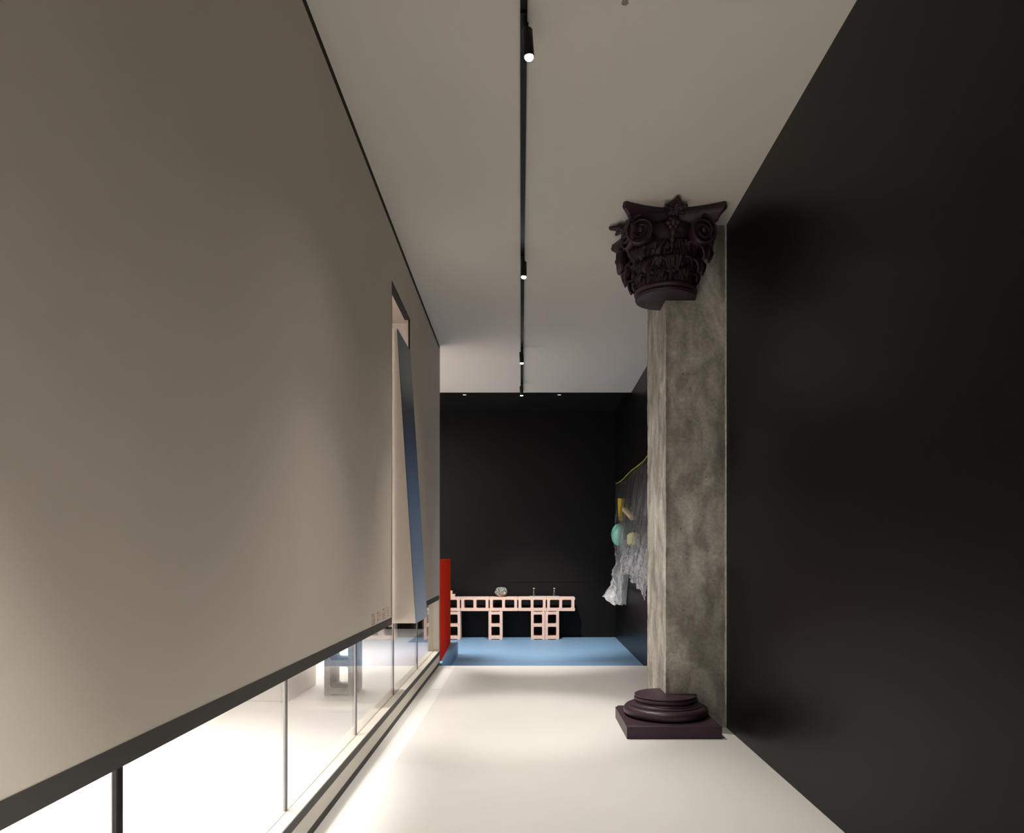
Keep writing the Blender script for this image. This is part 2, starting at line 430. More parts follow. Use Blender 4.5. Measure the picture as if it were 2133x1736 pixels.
# ------------------------------------------------------------------ concrete column
CX, CY = 0.789, 4.11
bm = bmesh.new()
nx, ny, nzv = 14, 22, 110
x0, x1, y0, y1 = CX + .002, 1.1395, CY + .002, 4.76
def colpt(x, y, z, edge):
    n = noise.noise(Vector((x * 3, y * 3, z * 3))) * .0022
    e = noise.noise(Vector((x * 9 + 5, y * 9, z * 16))) * .0065 * edge
    return n, e
per = [(x0 + (x1 - x0) * i / nx, y0) for i in range(nx)] + [(x1, y0 + (y1 - y0) * i / ny) for i in range(ny)] + \
      [(x1 - (x1 - x0) * i / nx, y1) for i in range(nx)] + [(x0, y1 - (y1 - y0) * i / ny) for i in range(ny)]
rings = []
for k in range(nzv + 1):
    z = ZC * k / nzv
    ring = []
    for (x, y) in per:
        n, e = colpt(x, y, z, 1.0 if (x < x0 + .01 and (y < y0 + .01 or y > y1 - .01)) else 0.0)
        dx = abs(n) + abs(e) if x < x0 + .001 else 0
        dy = abs(n) + abs(e) if y < y0 + .001 else 0
        ring.append(bm.verts.new((x + dx, y + dy, z)))
    rings.append(ring)
m_ = len(per)
for i in range(nzv):
    for k in range(m_):
        bm.faces.new((rings[i][k], rings[i][(k + 1) % m_], rings[i + 1][(k + 1) % m_], rings[i + 1][k]))
bm.faces.new(rings[0][::-1]); bm.faces.new(rings[-1])
colo = empty('concrete_column', (CX + .17, CY + .3, 0))
tag(colo, 'tall raw concrete column standing against the black right wall', 'column')
o = link('shaft', bm, M_conc, colo); o.matrix_parent_inverse = Matrix.Translation(-colo.location)
# ragged mortar joint between shaft and wall
bm = bmesh.new()
zs = [ZC * i / 160 for i in range(161)]
prev = None
for z in zs:
    wv = .006 + .007 * abs(noise.noise(Vector((3, 1, z * 14)))) + .004 * abs(noise.noise(Vector((3, 7, z * 50))))
    dpt = .004 + .004 * abs(noise.noise(Vector((9, 1, z * 22))))
    xr = XR(4.1) - .0005
    q = [bm.verts.new((xr - wv, CY + .003, z)), bm.verts.new((xr - wv, CY - dpt * .6, z)), bm.verts.new((xr, CY - dpt, z)), bm.verts.new((xr, CY + .003, z))]
    if prev:
        for k in range(4): bm.faces.new((prev[k], prev[(k + 1) % 4], q[(k + 1) % 4], q[k]))
    else: bm.faces.new(q)
    prev = q
bm.faces.new(prev[::-1])
o = link('mortar_joint', bm, mat('pale_mortar', (0.55, 0.52, 0.47), 0.9, var=0.25, scale=40), colo)
o.matrix_parent_inverse = Matrix.Translation(-colo.location); o['label'] = 'ragged pale mortar joint'

# ------------------------------------------------------------------ column base (three quarters of a turn round the column's corner)
A0, A1 = PI / 2, 2 * PI
def sq(h):
    def f(a): return h / max(abs(math.cos(a)), abs(math.sin(a)))
    return f
base = empty('moulded_pedestal', (CX, CY, 0))
tag(base, 'dark aubergine moulded column base wrapped round the foot of the concrete column', 'column base')
bm = bmesh.new()
wedge_solid(bm, [(0, sq(.258)), (.066, sq(.258)), (.070, sq(.250)), (.078, sq(.244))], A0, A1, 6 * 12)
link('plinth', bm, M_purple, base)
def arc(r0, z0, r, a_from, a_to, n):
    return [(z0 + r * math.sin(a_from + (a_to - a_from) * i / n), r0 + r * math.cos(a_from + (a_to - a_from) * i / n)) for i in range(n + 1)]
bm = bmesh.new()
wedge_solid(bm, [(.078, .19)] + arc(.212, .107, .029, -PI / 2, PI / 2, 10) + [(.1365, .205), (.1425, .205), (.1425, .17)], A0, A1, 96)
link('lower_torus', bm, M_purple, base, True)
bm = bmesh.new()
wedge_solid(bm, [(.1425, .200), (.146, .186), (.152, .177), (.158, .174), (.162, .177)] + arc(.168, .173, .0125, -PI / 2.4, PI / 2, 8) + [(.187, .172), (.188, .177), (.195, .177), (.1965, .174)], A0, A1, 96)
link('upper_torus', bm, M_purple, base, True)
for o in base.children:
    md = o.modifiers.new('edges', 'EDGE_SPLIT'); md.split_angle = math.radians(38)

# ------------------------------------------------------------------ capital
cap = empty('column_capital', (CX, CY, 2.46))
tag(cap, 'dark aubergine leafy carved capital wrapped round the top of the concrete column', 'capital')
Z0 = 2.46
bm = bmesh.new()
wedge_solid(bm, [(2.472 - Z0, .166), (2.474 - Z0, .172)] + [(z - Z0, r) for z, r in arc(.166, 2.484, .0085, -PI / 2.5, PI / 2.2, 6)] +
            [(2.496 - Z0, .165)] + [(z - Z0, r) for z, r in arc(.166, 2.511, .0145, -PI / 2.2, PI / 2, 8)] + [(2.528 - Z0, .152)], A0, A1, 96)
link('astragal', bm, M_purple, cap, True)
bm = bmesh.new()
wedge_solid(bm, [(2.526 - Z0, .136), (2.60 - Z0, .139), (2.68 - Z0, .150), (2.76 - Z0, .180), (2.83 - Z0, .215)], A0, A1, 64)
link('bell', bm, M_purple, cap, True)
H = .302
def concave(half, sag, cham):
    def f(a):
        # square of half-width `half`, sides bowed in by `sag`, corners chamfered
        c, s = abs(math.cos(a)), abs(math.sin(a))
        mx, mn = max(c, s), min(c, s)
        r = half / mx
        for _ in range(6):
            t = r * mn
            r = (half - sag * max(0.0, 1 - (t / half) ** 2)) / mx
        rc = (2 * half - cham) / (c + s)
        return min(r, rc)
    return f
bm = bmesh.new()
wedge_solid(bm, [(2.822 - Z0, concave(H - .035, .095, .05)), (2.835 - Z0, concave(H - .033, .095, .05)), (2.838 - Z0, concave(H - .028, .095, .052)), (2.85 - Z0, concave(H - .024, .095, .052)), (2.862 - Z0, concave(H - .012, .095, .055)),
                 (2.868 - Z0, concave(H - .006, .095, .058)), (2.872 - Z0, concave(H - .001, .095, .058)), (2.885 - Z0, concave(H + .004, .095, .058)),
                 (2.898 - Z0, concave(H, .095, .058)), (2.9085 - Z0, concave(H - .001, .095, .058))], A0, A1, 168)
ab = link('abacus', bm, M_purple, cap, True)
md = ab.modifiers.new('edges', 'EDGE_SPLIT'); md.split_angle = math.radians(28)

def leaf_mesh(height, r0, reach, droop, width, z0, lobes=4, nu=26, nv=40):
    """one acanthus leaf wrapped on the bell and rolling over outwards at its tip; local x = outwards"""
    bm = bmesh.new(); G = []
    for j in range(nv + 1):
        v = j / nv
        if v < .60:
            t = v / .60
            r = r0 + .012 * t + reach * .22 * t * t; z = z0 + height * t
        else:
            t = (v - .60) / .40
            a = PI * 1.18 * t
            rc = reach * .50
            r = r0 + .012 + reach * .22 + rc * (1 - math.cos(a)) * .85
            z = z0 + height + rc * math.sin(a) * .62 - droop * t * t
        env = (.74 + .38 * math.sin(PI * min(1, v * 1.05)) ** .8) * (1 - .50 * max(0, (v - .6) / .4) ** 1.5)
        ph = (lobes * v) % 1.0
        lob = .74 + .34 * math.sin(PI * ph) ** .6
        wd = width * env * lob
        row = []
        for i in range(nu + 1):
            u = -1 + 2 * i / nu
            au = abs(u)
            vein = .0036 * math.cos(2 * PI * (au * 3.2 - lobes * v)) * min(1, au * 3)
            mid = .011 * max(0, 1 - au * 5)
            cup = .012 * math.sin(PI * ph) * au ** 1.5 - .006 * au
            rr = r + vein + mid + cup
            lat = u * wd * (1 + .05 * math.sin(v * 90 + au * 5) * au ** 3)
            f = lat / max(.12, r0 + .3 * (r - r0))
            row.append(bm.verts.new((rr * math.cos(f), rr * math.sin(f), z + .020 * au * (math.sin(PI * ph) - .5) - .012 * au * au)))
        G.append(row)
    for j in range(nv):
        for i in range(nu):
            bm.faces.new((G[j][i], G[j][i + 1], G[j + 1][i + 1], G[j + 1][i]))
    return bm
def leafset(angles, **kw):
    me = None
    for ad in angles:
        if me is None:
            o = link('acanthus_leaf', leaf_mesh(**kw), M_purple, cap, True); me = o.data
        else:
            o = bpy.data.objects.new('acanthus_leaf', me); COL.objects.link(o); o.parent = cap
        o.rotation_euler = (0, 0, math.radians(ad))
        s = o.modifiers.new('thickness', 'SOLIDIFY'); s.thickness = .009; s.offset = -1
leafset([114, 157.5, 202.5, 247.5, 292.5, 336], height=.064, r0=.139, reach=.036, droop=.020, width=.056, z0=2.524 - Z0)
leafset([135, 180, 225, 270, 315], height=.118, r0=.142, reach=.082, droop=.052, width=.062, z0=2.524 - Z0, lobes=5)
leafset([114, 157.5, 202.5, 247.5, 292.5, 336], height=.215, r0=.158, reach=.036, droop=.03, width=.050, z0=2.524 - Z0, lobes=6)
leafset([135, 225, 315], height=.176, r0=.156, reach=.108, droop=.045, width=.070, z0=2.524 - Z0, lobes=6)

def volute_mesh(R=.092, depth=.046, turns=2.4, flip=1):
    """spiral scroll; face towards -y, local origin at its eye"""
    bm = bmesh.new()
    n = 64
    prev = None
    for i in range(n + 1):
        t = i / n
        a = PI / 2 - flip * 2 * PI * turns * t
        r = R * (1 - t) ** 1.0 * .82 + .014
        wd = .0125 * (1 - .55 * t)
        dy = -.006 - .010 * t
        q = []
        for (rr, yy) in ((r, dy + .003), (r - wd * .35, dy - .003), (r - wd, dy), (r - wd * 1.1, dy + .016), (r - wd * 1.1, depth), (r, depth)):
            q.append(bm.verts.new((rr * math.cos(a), yy, rr * math.sin(a))))
        if prev:
            for k in range(6): bm.faces.new((prev[k], prev[(k + 1) % 6], q[(k + 1) % 6], q[k]))
        else: bm.faces.new(q)
        prev = q
    bm.faces.new(prev[::-1])
    # back disc of the scroll
    ring = []
    for i in range(28):
        a = 2 * PI * i / 28
        rr = R * .74
        ring.append((bm.verts.new((rr * math.cos(a), .010, rr * math.sin(a))), bm.verts.new((rr * .85 * math.cos(a), .034, rr * .85 * math.sin(a)))))
    c0 = bm.verts.new((0, .002, 0))
    for i in range(28):
        a, b = ring[i], ring[(i + 1) % 28]
        bm.faces.new((a[0], b[0], b[1], a[1])); bm.faces.new((c0, b[0], a[0]))
    # eye
    e = []
    for j in range(5):
        ph = PI / 2 * j / 4
        e.append([bm.verts.new((.016 * math.cos(ph) * math.cos(2 * PI * k / 12), -.014 - .012 * math.sin(ph), .016 * math.cos(ph) * math.sin(2 * PI * k / 12))) for k in range(12)] if j < 4 else [bm.verts.new((0, -.026, 0))])
    for j in range(3):
        for k in range(12): bm.faces.new((e[j][k], e[j][(k + 1) % 12], e[j + 1][(k + 1) % 12], e[j + 1][k]))
    for k in range(12): bm.faces.new((e[3][k], e[3][(k + 1) % 12], e[4][0]))
    return bm
vl = {}
def volute(x, y, rz, flip):
    if flip not in vl:
        o = link('volute', volute_mesh(flip=flip), M_purple, cap, True); vl[flip] = o.data
        md = o.modifiers.new('edges', 'EDGE_SPLIT'); md.split_angle = math.radians(50)
    else:
        o = bpy.data.objects.new('volute', vl[flip]); COL.objects.link(o); o.parent = cap
    o.location = (x, y, 2.768 - Z0); o.rotation_euler = (0, 0, rz)
volute(-.180, -.240, math.radians(-14), -1)
volute(.160, -.240, math.radians(14), 1)
volute(-.246, -.168, math.radians(-90 + 14), 1)
volute(-.246, .175, math.radians(-90 - 14), -1)
volute(.225, -.150, math.radians(90 - 14), -1)
volute(-.150, .225, math.radians(180 + 14), 1)

def fleuron(ad, ext=1.0):
    """crest of leaves standing out from the middle of an abacus side"""
    bm = bmesh.new()
    for (da, ln, wd, zt) in ((0, .105, .030, .032), (-38, .080, .022, .016), (38, .080, .022, .016), (-70, .050, .018, 0.0), (70, .050, .018, 0.0)):
        G = []
        for j in range(9):
            t = j / 8
            row = []
            for i in range(5):
                u = -1 + i / 2
                ww = wd * math.sin(PI * (.12 + .86 * t)) ** .7 * (1 + .22 * math.sin(t * 16))
                x = ln * ext * t; y = u * ww; z = .018 * math.sin(PI * t) + zt * t - .010 * abs(u) + .006 * (1 - abs(u))
                ca, sa = math.cos(math.radians(da)), math.sin(math.radians(da))
                row.append(bm.verts.new((x * ca - y * sa, x * sa + y * ca, z)))
            G.append(row)
        for j in range(8):
            for i in range(4): bm.faces.new((G[j][i], G[j][i + 1], G[j + 1][i + 1], G[j + 1][i]))
    # rosette and bud row hanging down the bell
    for k in range(6):
        a = 2 * PI * k / 6
        for s in range(1):
            c = Vector((-.004, .024 * math.cos(a), -.040 + .024 * math.sin(a)))
            bmesh.ops.create_uvsphere(bm, u_segments=8, v_segments=6, radius=.017, matrix=Matrix.Translation(c) @ Matrix.Diagonal((.9, 1, 1, 1)))
    for k, (zz_, rr) in enumerate(((-.04, .018), (-.085, .022), (-.12, .020), (-.15, .017), (-.175, .013))):
        bmesh.ops.create_uvsphere(bm, u_segments=9, v_segments=7, radius=rr, matrix=Matrix.Translation((.004 - .012 * k, 0, zz_)) @ Matrix.Diagonal((1.0, .9, 1.3, 1)))
    o = link('fleuron', bm, M_purple, cap, True)
    a = math.radians(ad)
    o.location = (.222 * math.cos(a), .222 * math.sin(a), 2.862 - Z0); o.rotation_euler = (0, 0, a)
    s = o.modifiers.new('thickness', 'SOLIDIFY'); s.thickness = .007
fleuron(270, 1.25); fleuron(180)

# ------------------------------------------------------------------ ceiling track and spotlights
def XT(y): return -.018 - .0115 * (y - 2.45)
tr = empty('light_track', (XT(4), 4, ZC)); tag(tr, 'long thin black lighting track on the ceiling', 'light track')
for a, b in ((-1.8, 4.842), (4.848, 8.20)):
    bm = bmesh.new()
    hexa(bm, [(XT(a) - .0125, a, ZC - .022), (XT(a) + .0125, a, ZC - .022), (XT(b) + .0125, b, ZC - .022), (XT(b) - .0125, b, ZC - .022),
              (XT(a) - .0125, a, ZC - .0005), (XT(a) + .0125, a, ZC - .0005), (XT(b) + .0125, b, ZC - .0005), (XT(b) - .0125, b, ZC - .0005)])
    o = link('track_rail', bm, M_track, tr); o.matrix_parent_inverse = Matrix.Translation(-tr.location)
SPOTS = [
    # y, x offset, direction, beam power, beam angle, spill power, label
    (2.52, .012, (.07, .02, -1), 55, 50, 125, 'black spotlight on the track nearest the camera'),
    (4.51, .008, (.0, -.06, -1), 165, 42, 140, 'black spotlight on the track above the column base'),
    (6.50, -.006, (.04, .13, -1), 175, 46, 55, 'black tilted spotlight on the track above the end of the white floor'),
    (7.80, -.006, (.05, .45, -1), 370, 60, 60, 'black tilted spotlight on the track nearest the far wall'),
    (0.55, .010, (0.0, 0.0, -1), 520, 58, 20, None),  # unseen lamp, added out of view to brighten the near floor and left wall
]
for (y, dx, dr, pw, cone, spill, lab) in SPOTS:
    dr = Vector(dr).normalized()
    t = empty('spotlight', (XT(y) + dx, y, ZC - .022))
    tag(t, lab or 'unseen black spotlight added on the track overhead to brighten the near wall', 'spotlight', 'spotlights along the ceiling track')
    rot = dr.to_track_quat('-Z', 'Y')
    bm = bmesh.new(); box(bm, -.010 - dx, .010 - dx, -.055, .03, -.012, 0.0); tube(bm, [(0, 0, -.004), (0, 0, -.034)], .006)
    link('adapter', bm, M_track, t)
    bm = bmesh.new()
    lathe(bm, [(.017, .0), (.019, -.003), (.019, -.094), (.018, -.096), (.0165, -.096), (.0160, -.086), (.0, -.086)][:-1], 24)
    h = link('housing', bm, M_track, t, True); h.location = (0, 0, -.028); h.rotation_mode = 'QUATERNION'; h.rotation_quaternion = rot
    md = h.modifiers.new('edges', 'EDGE_SPLIT'); md.split_angle = math.radians(40)
    bm = bmesh.new(); lathe(bm, [(.0155, -.0900), (.0155, -.0985), (.0125, -.1035), (.006, -.1065), (.001, -.107)], 24)
    link('lens', bm, M_lens, h, True)
    for (cn, p_, bl) in ((cone, pw, .75), (78, spill, 1.0), (120, spill * .16, 1.0)):          # bright core of the beam and its weak spill
        ld = bpy.data.lights.new('spot_lamp', 'SPOT'); ld.energy = p_; ld.color = WARM
        ld.spot_size = math.radians(cn); ld.spot_blend = bl; ld.shadow_soft_size = .018
        lo = bpy.data.objects.new('spot_lamp', ld); COL.objects.link(lo); lo.parent = t
        lo.location = Vector((0, 0, -.028)) + dr * .112; lo.rotation_mode = 'QUATERNION'; lo.rotation_quaternion = rot
for i, x in enumerate((-.81, .38)):
    t = empty('downlight', (x, 8.93, ZC + .12))
    tag(t, ('small recessed downlight in the black ceiling strip, left of the track' if i == 0 else 'small recessed downlight in the black ceiling strip, right of the track'), 'downlight', 'downlights in the black ceiling strip')
    bm = bmesh.new(); lathe(bm, [(.030, 0), (.034, -.004), (.030, -.006), (.024, -.006)], 20); link('bezel', bm, M_track, t, True)
    bm = bmesh.new(); lathe(bm, [(.023, -.002), (.023, -.007), (.012, -.009)], 20); link('lens', bm, M_lens2, t, True)
t = empty('sprinkler_head', (.326, 2.415, ZC)); tag(t, 'small fire sprinkler on the ceiling beside the light track', 'sprinkler')
bm = bmesh.new(); lathe(bm, [(.028, 0), (.026, -.006), (.010, -.008), (.008, -.02)], 18); link('escutcheon', bm, M_white, t, True)
bm = bmesh.new(); tube(bm, [(0, 0, -.02), (.007, 0, -.028), (0, 0, -.036)], .002, 6); tube(bm, [(0, 0, -.02), (-.007, 0, -.028), (0, 0, -.036)], .002, 6)
lathe(bm, [(.012, -.036), (.012, -.0375)], 14); link('deflector', bm, mat('brass', (0.3, 0.26, 0.2), .4, 1.0), t)

# ------------------------------------------------------------------ leaning board in the slot
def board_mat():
    """board face: blues graded by height, palest at the foot, darkest above the middle"""
    m = bpy.data.materials.new('graded_blue'); m.use_nodes = True
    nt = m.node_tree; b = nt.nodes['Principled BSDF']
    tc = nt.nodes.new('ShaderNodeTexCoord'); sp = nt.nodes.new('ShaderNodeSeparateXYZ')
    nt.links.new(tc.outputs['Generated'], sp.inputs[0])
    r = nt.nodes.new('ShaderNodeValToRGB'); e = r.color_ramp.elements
    stops = [(0.0, (.25, .30, .39)), (.18, (.135, .185, .28)), (.45, (.052, .085, .155)), (.64, (.026, .040, .080)), (.77, (.028, .036, .060)), (.86, (.12, .13, .14)), (1.0, (.16, .175, .20))]  # colour by height: pale foot, dark upper middle, greyer top
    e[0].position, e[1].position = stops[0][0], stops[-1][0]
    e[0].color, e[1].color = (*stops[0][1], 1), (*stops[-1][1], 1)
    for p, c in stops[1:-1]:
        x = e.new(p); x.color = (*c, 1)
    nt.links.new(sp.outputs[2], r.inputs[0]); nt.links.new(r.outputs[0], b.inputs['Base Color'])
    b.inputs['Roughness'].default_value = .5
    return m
BY0, BY1 = 4.10, 4.545
zb, zt = .605, 2.306
def bx(z): return -.651 + (-.759 + .651) * (z - zb) / (zt - zb)
brd = empty('leaning_board', (-.75, 4.3, zb)); tag(brd, 'tall board leaning out of the wall slot, blue outside and pink on edge', 'board')
def bpiece(name, m, d0, d1, ya, yb):
    bm = bmesh.new()
    hexa(bm, [(bx(zb) - d1, ya, zb), (bx(zb) - d0, ya, zb), (bx(zb) - d0, yb, zb), (bx(zb) - d1, yb, zb),
              (bx(zt) - d1, ya, zt), (bx(zt) - d0, ya, zt), (bx(zt) - d0, yb, zt), (bx(zt) - d1, yb, zt)])
    o = link(name, bm, m, brd); o.matrix_parent_inverse = Matrix.Translation(-brd.location); return o
bpiece('core', mat('pinkish_board', (.80, .70, .62), .7), .004, .24, BY0, BY1)
o = bpiece('blue_face', board_mat(), 0, .004, BY0, BY1); o['label'] = 'outer face in blues graded by height'

# ------------------------------------------------------------------ far end: blue plinth, red sheet
pl = empty('blue_plinth', (-1.1, 7.3, ZB)); tag(pl, 'low pale blue plinth under the red corrugated sheet', 'plinth')
bm = bmesh.new()
hexa(bm, [(-.98, 6.47, ZB), (-.795, 6.47, ZB), (-.818, 8.18, ZB), (-.98, 8.18, ZB), (-.98, 6.47, .018), (-.795, 6.47, .018), (-.818, 8.18, .018), (-.98, 8.18, .018)])
bev(bm, .004)
o = link('plinth_body', bm, M_blue, pl); o.matrix_parent_inverse = Matrix.Translation(-pl.location)
rp = empty('corrugated_sheet', (-.86, 7.3, .018)); tag(rp, 'red corrugated sheet standing upright on the low blue plinth', 'sheet')
bm = bmesh.new()
n = 160; prev = None
for i in range(n + 1):
    y = 6.60 + 1.42 * i / n
    xc = -.835 - .064 * i / n
    q = .015 * math.sin(2 * PI * i / n * 14)
    v = [bm.verts.new((xc + q + .003, y, .0185)), bm.verts.new((xc + q + .003, y, .962)), bm.verts.new((xc + q - .003, y, .962)), bm.verts.new((xc + q - .003, y, .0185))]
    if prev:
        for k in range(4): bm.faces.new((prev[k], prev[(k + 1) % 4], v[(k + 1) % 4], v[k]))
    else: bm.faces.new(v)
    prev = v
bm.faces.new(prev[::-1])
o = link('corrugated_panel', bm, M_red, rp, True); o.matrix_parent_inverse = Matrix.Translation(-rp.location)
md = o.modifiers.new('edges', 'EDGE_SPLIT'); md.split_angle = math.radians(60)
bm = bmesh.new(); box(bm, -.935, -.929, 6.62, 8.0, .0185, .05); 
o = link('foot_rail', bm, M_red, rp); o.matrix_parent_inverse = Matrix.Translation(-rp.location)

# ------------------------------------------------------------------ concrete blocks
def block_mesh():
    """two-cell block, long side along x, cells running through along y, 390 x 190 x 190"""
    Lx, Hh, D = .39, .19, .19
    def rrect(cx, cz, w_, h_, r, n=4):
        pts = []
        for (sx, sz, a0) in ((1, 1, 0), (-1, 1, PI / 2), (-1, -1, PI), (1, -1, 3 * PI / 2)):
            for k in range(n + 1):
                a = a0 + PI / 2 * k / n
                pts.append((cx + sx * (w_ / 2 - r) + r * math.cos(a), cz + sz * (h_ / 2 - r) + r * math.sin(a)))
        return pts
    hx, hz = Lx / 2 - .001, Hh / 2 - .0005
    rec, c = .009, .006
    outer = [(-hx + c, -hz), (hx - c, -hz), (hx, -hz + c), (hx, -.062), (hx - rec, -.050), (hx - rec, .050), (hx, .062), (hx, hz - c), (hx - c, hz), (-hx + c, hz),
             (-hx, hz - c), (-hx, .062), (-hx + rec, .050), (-hx + rec, -.050), (-hx, -.062), (-hx, -hz + c)]
    holes = [rrect(-.083, 0, .129, .116, .014), rrect(.083, 0, .129, .116, .014)]
    bm = bmesh.new()
    loops = []
    for pts in [outer] + holes:
        vs = [bm.verts.new((x, -D / 2, z)) for x, z in pts]
        for i in range(len(vs)): bm.edges.new((vs[i], vs[(i + 1) % len(vs)]))
        loops.append(vs)
    bmesh.ops.triangle_fill(bm, use_beauty=True, use_dissolve=False, edges=bm.edges[:])
    # drop triangles that fell inside the cells
    def inside(x, z):
        return any(abs(x - cx) < .0640 and abs(z) < .0575 for cx in (-.083, .083)) and True
    kill = []
    for f in bm.faces:
        cc = f.calc_center_median()
        on = [any(v in L for v in f.verts) for L in loops[1:]]
        for li, L in enumerate(loops[1:]):
            if all(v in L for v in f.verts): kill.append(f)
        outs = [v for v in f.verts if v in loops[0]]
        if len(outs) == 3 and (abs(cc.x) > hx - rec): kill.append(f) if abs(cc.z) < .048 else None
    if kill: bmesh.ops.delete(bm, geom=list(set(kill)), context='FACES_ONLY')
    back = bmesh.ops.duplicate(bm, geom=bm.verts[:] + bm.edges[:] + bm.faces[:])
    mp = back['vert_map']
    for v in [g for g in back['geom'] if isinstance(g, bmesh.types.BMVert)]: v.co.y = D / 2
    for L in loops:
        for i in range(len(L)):
            a, b = L[i], L[(i + 1) % len(L)]
            bm.faces.new((a, b, mp[b], mp[a]))
    return bm
proto = link('concrete_block', block_mesh(), M_pink)
used = [False]
def blockobj(loc, rot, label, group, m=None):
    if not used[0] and m is None:
        o = proto; used[0] = True
    else:
        o = proto.copy(); COL.objects.link(o)
        if m is not None:
            o.data = proto.data.copy(); o.data.materials.clear(); o.data.materials.append(m)
    o.location = loc; o.rotation_euler = rot
    return tag(o, label, 'concrete block', group)
YB = 9.67 + .095
LEGZ = ZB + .195
xr = .627
tops = ['pink concrete block at the free right end of the block table',
        'pink concrete block under the bottle tray, next to the right end block',
        'pink concrete block lying on the table under the crumpled ball',
        'pink concrete block lying on the table, left of the one under the ball',
        'pink concrete block lying on the table, half hidden by the red sheet']
for i, lb in enumerate(tops):
    blockobj((xr - .195 - .39 * i, YB + random.uniform(-.004, .004), ZB + .39 + .095), (0, 0, random.uniform(-.008, .008)), lb, 'top row of the pink block table')
legs = [(.314, 'pink concrete block standing upright as the rightmost leg of the block table'),
        (.121, 'pink upright concrete block, table leg just left of the rightmost one'),
        (-.457, 'pink upright concrete block, lone leg under the crumpled ball'),
        (-1.030, 'pink upright concrete block, table leg cut off by the red sheet')]
for x, lb in legs:
    blockobj((x, YB + random.uniform(-.003, .003), ZB + .195), (0, PI / 2, 0), lb, 'upright legs of the pink block table')
gb = blockobj((-1.351, 5.05 + .128, .195 * 1.18), (0, PI / 2, 0), 'grey concrete block standing upright on the bright floor behind the glass', None, M_greyblock)
gb.scale = (1.18, 1.35, 1.11)

# things on the block table
ZT = ZB + .58
def ball_mat():
    m = bpy.data.materials.new('painted_crumpled_paper'); m.use_nodes = True
    nt = m.node_tree; b = nt.nodes['Principled BSDF']
    tc = nt.nodes.new('ShaderNodeTexCoord'); n = nt.nodes.new('ShaderNodeTexNoise'); n.inputs['Scale'].default_value = 7; n.inputs['Detail'].default_value = 5; n.inputs['Distortion'].default_value = .2
    nt.links.new(tc.outputs['Object'], n.inputs[0])
    r = nt.nodes.new('ShaderNodeValToRGB'); r.color_ramp.interpolation = 'CONSTANT'
    e = r.color_ramp.elements; e[0].position = 0; e[0].color = (.06, .06, .06, 1); e[1].position = .40; e[1].color = (.28, .27, .26, 1)
    for p, c in ((.46, (.16, .16, .155)), (.52, (.50, .49, .46)), (.56, (.50, .15, .12)), (.60, (.20, .195, .19)), (.69, (.42, .41, .39))):
        x = e.new(p); x.color = (*c, 1)
    nt.links.new(n.outputs[0], r.inputs[0]); nt.links.new(r.outputs[0], b.inputs['Base Color'])
    b.inputs['Roughness'].default_value = .6
    return m
bm = bmesh.new(); bmesh.ops.create_icosphere(bm, subdivisions=4, radius=.086)
for v in bm.verts:
    p = v.co.copy(); d = p.normalized()
    f = 1 + .16 * noise.noise(d * 2.1 + Vector((4, 2, 1))) - .13 * max(0, 1 - ((d - Vector((-.1, -.55, .8)).normalized()).length / .55)) - .05 * abs(noise.noise(d * 5))
    v.co = Vector((p.x * f, p.y * f * .9, p.z * f * .80))
mz = min(v.co.z for v in bm.verts)
for v in bm.verts: v.co.z = max(v.co.z - mz - .006, 0)
o = link('crumpled_ball', bm, ball_mat(), None, True); o.location = (-.383, YB, ZT)
tag(o, 'dented grey, white and coral ball lying on the pink block table', 'ball')
o = boxo('tray', mat('pale_tray', (.55, .55, .52), .4), .005, .415, YB - .07, YB + .05, ZT, ZT + .008, None, .002)
tag(o, 'thin pale tray lying on the pink block table under two bottles', 'tray')
for i, (x, ph) in enumerate(((.066, 0), (.346, 1))):
    t = empty('small_bottle', (x, YB - .02, ZT + .008))
    tag(t, ('slim dark glass bottle with pale cap on the left end of the tray' if i == 0 else 'slim twisted glass bottle with pale cap on the right end of the tray'), 'bottle', 'two slim bottles on the tray')
    bm = bmesh.new()
    prof = [(.013, 0), (.0155, .004), (.0150, .03), (.0155, .055), (.013, .07), (.009, .082), (.0065, .09), (.0065, .1)]
    lathe(bm, prof, 16)
    if ph:
        for v in bm.verts:
            a = v.co.z * 90; v.co.x += .003 * math.cos(a); v.co.y += .003 * math.sin(a)
    link('glass_body', bm, mat('smoky_glass', (.05, .05, .05), .12, var=.9, scale=70, spec=.9, coat=1), t, True)
    bm = bmesh.new(); lathe(bm, [(.008, .1), (.016, .104), (.016, .109), (.007, .112)], 14)
    link('cap', bm, mat('pale_cap', (.6, .55, .48), .5), t)
bm = bmesh.new(); box(bm, -1.16, -1.015, YB - .05, YB + .03, ZT, ZT + .038); box(bm, -1.16, -1.052, YB - .05, YB + .03, ZT + .038, ZT + .085)
o = link('stepped_block', bm, M_cream); tag(o, 'small stepped cream block on the pink table beside the red sheet', 'block')

# ------------------------------------------------------------------ behind the glass
o = boxo('display_plinth', M_white, -2.0, -1.645, 4.85, 5.49, 0, .95, None, .003)
tag(o, 'white display plinth behind the glass beside the grey block', 'plinth')

